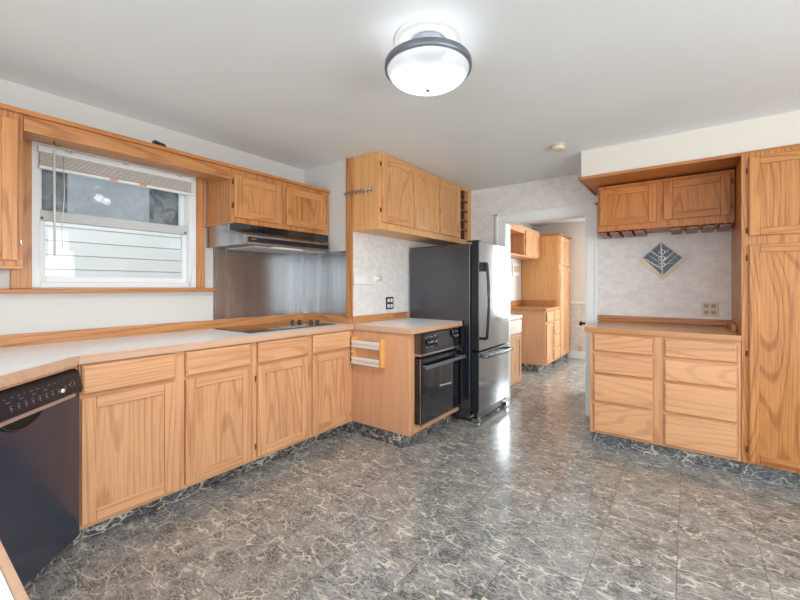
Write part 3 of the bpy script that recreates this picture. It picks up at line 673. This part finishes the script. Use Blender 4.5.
# key-hook rail on its end
hr = thing('hook_rail', 'thin metal rail of small hooks on the end of the cabinet above the refrigerator', 'hook rail', (-2.16, 2.41, 2.0))
HO2 = (-2.16, 2.41, 2.0)
MB(HO2).tube([(-2.335, 2.358, 2.008), (-2.01, 2.388, 2.018)], 0.004, 8).build('rail', chrome, hr)
for k in range(8):
    t = (k + 0.5) / 8; x = -2.325 + 0.30 * t; y = 2.360 + 0.0275 * t
    MB(HO2).tube([(x, y - 0.001, 2.022 + 0.008 * t), (x, y - 0.004, 2.0), (x, y - 0.010, 1.985), (x + 0.004, y - 0.018, 1.984), (x + 0.006, y - 0.024, 1.996)], 0.0028, 6).build('hook', grey_rim, hr)
# outlet helper (plate faces -y in local coordinates)
def outlet(label, loc, rz, gangs=1, plate=white_pl, face=white_pl, h=0.115, gw=0.046, pad=0.024, name='wall_outlet'):
    o = thing(name, label, 'outlet', loc, rz)
    wdt = gangs * gw + pad
    MB().box(-wdt / 2, wdt / 2, -0.006, 0, -h / 2, h / 2).build('plate', plate, o, 0.003)
    for g in range(gangs):
        cx = (g - (gangs - 1) / 2) * gw
        for s in (-1, 1):
            MB().prism([(cx - 0.013, s * 0.026 - 0.016), (cx + 0.013, s * 0.026 - 0.016), (cx + 0.017, s * 0.026), (cx + 0.013, s * 0.026 + 0.016), (cx - 0.013, s * 0.026 + 0.016), (cx - 0.017, s * 0.026)], 'y', -0.009, -0.006).build('socket', face, o)
            MB().box(cx - 0.007, cx - 0.005, -0.0095, -0.009, s * 0.026 - 0.005, s * 0.026 + 0.005).box(cx + 0.005, cx + 0.007, -0.0095, -0.009, s * 0.026 - 0.005, s * 0.026 + 0.005).build('slots', darkvoid, o)
    return o
outlet('black double outlet plate with white sockets on wallpaper beside the refrigerator', (XF, 2.90, 1.07), R(90), 2, blackm, white_pl, 0.115, 0.046, 0.02)
outlet('cream double outlet plate on wallpaper above the oak-topped drawer cabinet', (0.14, YB, 1.043), 0, 2, ivory, plain('cream_socket', srgb(168, 146, 120), 0.4))
outlet('single ivory outlet low on the far room wall', (-1.475, FY - 0.006, 0.17), 0, 1, ivory, ivory)
# white holder on the wallpaper
wh = thing('wall_holder', 'white plastic wall holder with open window and short arm above the outlet', 'holder', (XF, 2.55, 1.29), R(90))
m = MB()
for b in ((-0.15, 0.13, -0.042, -0.028), (-0.15, 0.13, 0.028, 0.042), (-0.15, -0.13, -0.028, 0.028), (0.115, 0.13, -0.028, 0.028)): m.box(b[0], b[1], -0.02, 0, b[2], b[3])
m.build('frame', white_pl, wh, 0.003)
MB().prism([(-0.13, -0.028), (0.0, -0.028), (0.03, 0.028), (-0.13, 0.028)], 'y', -0.016, -0.002).build('insert', white_pl, wh)
MB().tube([(0.13, -0.012, 0.01), (0.205, -0.012, 0.01)], [0.013, 0.018], 12).build('arm', white_pl, wh)

# ------------------------------------------------------------------ right side: drawers, pantry, wall cabinet
YD = 3.322
u = thing('drawer_cabinet', 'pale oak base cabinet with eight drawers beside the doorway', 'cabinet', (-0.615, YD, 0))
base_unit(u, 0.886, 0.70, P, 0.05, rails=((0.102, 0.122), (0.325, 0.353), (0.546, 0.572), (0.71, 0.738), (0.856, 0.872)))
for (xa, xb) in ((0.0, 0.024), (0.414, 0.476), (0.872, 0.886)): MB().box(xa, xb, -0.0022, -0.0013, 0.101, 0.872).build('face_stile', pale_v, u)
for (a, b) in ((0.026, 0.412), (0.478, 0.870)):
    for (z0, z1) in ((0.732, 0.862), (0.566, 0.716), (0.347, 0.552), (0.116, 0.331)): drawer(u, a, b, z0, z1, pale_h)
RO = (-0.2, 3.65, 0.875)
wt = thing('worktop', 'glossy oak worktop over the eight-drawer cabinet', 'worktop', RO)
gl = oak('oak_worktop', 'x', srgb(200, 144, 96), srgb(160, 104, 62), 0.5, 0.15)
MB(RO).box(-0.652, 0.272, 3.296, YB - 0.001, 0.875, ZT).build('top', gl, wt, 0.004)
MB(RO).box(-0.675, 0.272, YB - 0.03, YB - 0.003, ZT, 0.962).build('backsplash_lip', oak_h, wt, 0.003)
MB(RO).box(0.246, 0.272, 3.62, YB - 0.03, ZT, 0.957).build('side_lip', oak_y, wt, 0.003)
pn = thing('pantry_cabinet', 'tall oak pantry cabinet with strong cathedral grain doors under the soffit', 'cabinet', (0.274, YD, 0))
MB().box(0, 0.66, 0, 0.71, 0.10, 2.076).build('carcass', rich_v, pn, 0.001)
MB().box(-0.001, 0.659, 0.05, 0.71, 0, 0.099).build('toe_kick', toe_shade_m, pn)
door(pn, 0.036, 0.62, 1.548, 2.045, (rich_v, rich_h), st=0.05); door(pn, 0.036, 0.62, 0.118, 1.492, (rich_v, rich_h), st=0.05)
for z in (1.585, 1.965, 1.41, 0.80, 0.19): hinge(pn, 0.026, z)
YU = 3.70
wc = thing('wall_cabinet', 'shallow two-door oak wall cabinet with stemware rails under the soffit', 'cabinet', (-0.622, YU, 0))
wall_unit(wc, 0.89, YB - YU - 0.002, 1.70, 2.074, (deep_v,))
door(wc, 0.016, 0.42, 1.738, 2.045, (deep_v, deep_h)); door(wc, 0.466, 0.868, 1.748, 2.048, (deep_v, deep_h))
for z in (1.81, 1.985): hinge(wc, 0.878, z)
MB().box(-0.008, 0.892, -0.006, 0.33, 1.692, 1.70).build('bottom_board', deep_h, wc, 0.002)
for xk in (0.03, 0.12, 0.215, 0.30, 0.545, 0.645, 0.745, 0.84):
    m = MB().box(xk - 0.009, xk + 0.009, 0.004, 0.31, 1.684, 1.692).box(xk - 0.034, xk + 0.034, 0.004, 0.31, 1.664, 1.684)
    m.build('stemware_rail', rack_w, wc, 0.002)
# diamond wall ornament
OR = (-0.174, YB, 1.45)
od = thing('wall_ornament', 'slate blue diamond wall ornament with white lines and pearl border', 'ornament', OR)
m = MB(OR); c = (-0.174, 1.462)
T_, Rr, Bo, Lf = (-0.188, 1.600), (-0.042, 1.468), (-0.178, 1.322), (-0.317, 1.476)
m.prism([T_, Lf, Bo, Rr], 'y', YB - 0.030, YB - 0.001); m.build('diamond_plate', slate, od, 0.002)
lt, rt, bt = (-0.356, 1.441), (0.002, 1.467), (-0.175, 1.288)
m = MB(OR)
def flange(a, b, c_, d):
    m.add([(a[0], YB - 0.028, a[1]), (b[0], YB - 0.028, b[1]), (c_[0], YB - 0.012, c_[1]), (d[0], YB - 0.012, d[1]),
           (a[0], YB - 0.001, a[1]), (b[0], YB - 0.001, b[1]), (c_[0], YB - 0.001, c_[1]), (d[0], YB - 0.001, d[1])],
          [(0, 1, 2, 3), (7, 6, 5, 4), (0, 4, 5, 1), (1, 5, 6, 2), (2, 6, 7, 3), (3, 7, 4, 0)])
flange(Lf, Bo, bt, lt); flange(Bo, Rr, rt, bt)
m.build('pearl_border', pearl, od)
m = MB(OR); yq = YB - 0.033
for (p0, p1, w_) in (((-0.188, 1.595), (-0.178, 1.328), 0.006), ((-0.262, 1.532), (-0.182, 1.466), 0.005), ((-0.098, 1.520), (-0.180, 1.430), 0.005), ((-0.306, 1.470), (-0.180, 1.372), 0.005), ((-0.125, 1.545), (-0.183, 1.490), 0.002), ((-0.07, 1.495), (-0.179, 1.385), 0.002), ((-0.285, 1.505), (-0.18, 1.415), 0.002), ((-0.25, 1.41), (-0.10, 1.425), 0.0015)):
    m.tube([(p0[0], yq, p0[1]), (p1[0], yq, p1[1])], w_, 6)
m.build('white_lines', white_pl, od)
for z in (1.523, 1.468, 1.412):
    MB(OR).tube([(-0.182 + 0.024 * math.cos(a * math.pi / 8), YB - 0.036, z + 0.017 * math.sin(a * math.pi / 8)) for a in range(17)], 0.0055, 6, cap=False).build('ring', chrome, od)

# ------------------------------------------------------------------ ceiling fixtures
LO = (-0.917, 1.446, 2.186)
lp = thing('ceiling_lamp', 'semi-flush ceiling lamp with frosted glass bowl and grey rim', 'lamp', LO)
lx, ly = LO[0], LO[1]
MB(LO).lathe([(0.149, ZC), (0.149, ZC - 0.008), (0.142, ZC - 0.016), (0.136, ZC - 0.010), (0.131, ZC - 0.018), (0.126, ZC - 0.012), (0.120, ZC - 0.018), (0.08, ZC - 0.010), (0.0, ZC - 0.010)], (lx, ly, 0), 56).build('ceiling_rose', white_trim, lp)
MB(LO).lathe([(0.078, ZC - 0.010), (0.078, ZC - 0.045), (0.070, ZC - 0.055), (0.0, ZC - 0.057)], (lx, ly, 0), 40).build('canopy', plain('pewter', srgb(168, 174, 182), 0.35, 0.7), lp)
MB(LO).tube([(lx, ly, ZC - 0.055), (lx, ly, 2.09)], 0.006, 10).build('stem', chrome, lp)
for k in range(3):
    a = k * 2.094 + 0.5
    MB(LO).tube([(lx + 0.06 * math.cos(a), ly + 0.06 * math.sin(a), ZC - 0.05), (lx + 0.178 * math.cos(a), ly + 0.178 * math.sin(a), 2.19)], 0.004, 8).build('arm', chrome, lp)
MB(LO).lathe([(0.178, 2.172), (0.188, 2.172), (0.190, 2.186), (0.188, 2.202), (0.176, 2.204), (0.176, 2.198), (0.178, 2.172)], (lx, ly, 0), 64).build('rim', grey_rim, lp)
prof = [(0.178, 2.190)] + [(0.178 * math.cos(t_), 2.178 - 0.078 * math.sin(t_)) for t_ in [i * math.pi / 2 / 12 for i in range(13)]]
prof2 = [(max(0.0, r_ - 0.004), z + 0.004) for r_, z in prof[::-1]]
MB(LO).lathe(prof, (lx, ly, 0), 64).build('glass_bowl', frost, lp)
MB(LO).lathe([(0.0, 2.080), (0.008, 2.082), (0.012, 2.090), (0.014, 2.099), (0.0, 2.101)], (lx, ly, 0), 20).build('finial', chrome, lp)
for k, (dx, dy) in enumerate(((-0.062, -0.048), (0.062, 0.048))):
    l = bpy.data.lights.new('bulb_light', 'SPOT'); l.energy = 70; l.spot_size = R(165); l.spot_blend = 0.6; l.shadow_soft_size = 0.035; l.color = (0.95, 0.98, 1.0)
    o = bpy.data.objects.new('bulb_light', l); COL.objects.link(o); o.parent = lp; o.location = (dx, dy, -0.04)
sd = thing('smoke_detector', 'small round cream smoke detector on the ceiling near the doorway', 'smoke detector', (-0.80, 3.12, ZC))
MB().lathe([(0.060, 0), (0.060, -0.012), (0.052, -0.016)], (0, 0, 0), 36).build('base_ring', ivory, sd)
MB().lathe([(0.052, -0.012), (0.052, -0.030), (0.040, -0.038), (0.0, -0.040)], (0, 0, 0), 36).build('cover', plain('cream_plastic', srgb(226, 214, 196), 0.45), sd)
MB().lathe([(0.006, -0.038), (0.006, -0.043), (0, -0.043)], (0.02, -0.02, 0), 12).build('test_button', ivory, sd)

# ------------------------------------------------------------------ far room
u = thing('base_cabinet', 'pale oak base cabinet just inside the doorway behind the refrigerator', 'cabinet', (-1.62, 4.17, 0), R(90), 'far room base cabinets')
base_unit(u, 0.445, 0.60, P, z1=0.848, rails=((0.655, 0.68),))
door(u, 0.02, 0.43, 0.122, 0.66, P); drawer(u, 0.02, 0.43, 0.675, 0.838, plain('whitewashed_oak', srgb(228, 214, 200), 0.4))
tag(MB((-1.9, 4.4, 0.85)).box(FX + 0.001, -1.60, 4.165, 4.63, 0.85, 0.885).build('worktop', laminate, bevel=0.003), 'white worktop on the cabinet just inside the doorway', 'worktop')
u = thing('base_cabinet', 'oak base cabinet with drawers and door next to the far tall cabinet', 'cabinet', (-1.63, 5.655, 0), R(90), 'far room base cabinets')
base_unit(u, 0.74, 0.59, (veneer,), z1=0.873)
door(u, 0.03, 0.36, 0.122, 0.69, P); drawer(u, 0.03, 0.36, 0.71, 0.862, pale_h)
for (z0, z1) in ((0.71, 0.862), (0.50, 0.695), (0.31, 0.49), (0.122, 0.30)): drawer(u, 0.40, 0.71, z0, z1, pale_h)
wt = thing('worktop', 'oak-edged worktop against the tall cabinet in the far room', 'worktop', (-1.9, 6.0, 0.875))
FW = (-1.9, 6.0, 0.875)
MB(FW).box(FX + 0.001, -1.605, 5.63, 6.396, 0.875, ZT).build('top', gl, wt, 0.003)
MB(FW).box(FX + 0.001, FX + 0.02, 5.63, 6.378, ZT, 1.0).box(FX + 0.02, -1.68, 6.378, 6.397, ZT, 1.0).build('backsplash_lip', oak_y, wt, 0.003)
tc = thing('tall_cabinet', 'tall orange oak cabinet at the end of the far room', 'cabinet', (-1.632, 6.40, 0), R(90))
MB().box(0, 0.70, 0, 0.59, 0.10, 2.03).build('carcass', veneer_o, tc, 0.002)
MB().box(0.001, 0.699, 0.05, 0.59, 0, 0.099).build('toe_kick', toe_shade_m, tc)
MB().box(-0.012, 0.702, -0.03, 0.59, 2.031, 2.055).build('cornice', trim_x, tc, 0.004)
door(tc, 0.03, 0.34, 1.56, 2.01, P); door(tc, 0.36, 0.67, 1.56, 2.01, P); door(tc, 0.03, 0.34, 0.122, 1.52, P); door(tc, 0.36, 0.67, 0.122, 1.52, P)
fu = thing('wall_cabinet', 'pale oak far room wall cabinet with an open shelf bay', 'cabinet', (-1.93, 4.75, 0), R(90))
W2 = 6.397 - 4.75; oz0, oz1 = 1.66, 2.10; ob = 0.92
m = MB().box(ob, W2, 0, 0.296, oz0, oz1).box(0, ob, 0, 0.296, oz0, oz0 + 0.02).box(0, ob, 0, 0.296, oz1 - 0.10, oz1).box(0, ob, 0.28, 0.296, oz0 + 0.02, oz1 - 0.10).box(0, 0.02, 0, 0.28, oz0 + 0.02, oz1 - 0.10)
m.build('carcass', pale_v, fu, 0.001)
door(fu, ob + 0.03, ob + 0.36, oz0 + 0.02, oz1 - 0.05, P); door(fu, ob + 0.375, W2 - 0.015, oz0 + 0.02, oz1 - 0.05, P)
ph = thing('switch_panel', 'white wall switch panel under the far room cabinet', 'switch', (FX, 6.14, 1.49), R(90))
MB().box(-0.17, 0.17, -0.02, 0, -0.10, 0.11).build('plate', white_pl, ph, 0.004)
for k in range(4): MB().box(-0.14 + k * 0.075, -0.09 + k * 0.075, -0.026, -0.02, -0.04, 0.06).build('rocker', ivory, ph, 0.002)
# far room door leaf standing open beside the jamb
dl = MB((-0.80, YB + 0.13, 0)).box(-0.803, -0.765, YB + 0.135, YB + 0.90, 0.01, 1.88)
dl = struct(dl.build('door_1', white_trim, bevel=0.003))
dl.rotation_euler = (0, 0, R(12)); 
kn = MB((-0.80, YB + 0.13, 0)).lathe([(0.012, 0.0), (0.012, -0.03), (0.026, -0.036), (0.028, -0.052), (0.018, -0.064), (0.0, -0.066)], (-0.803, YB + 0.83, 0.80), 20, axis='x').build('door_knob', blackm, dl)
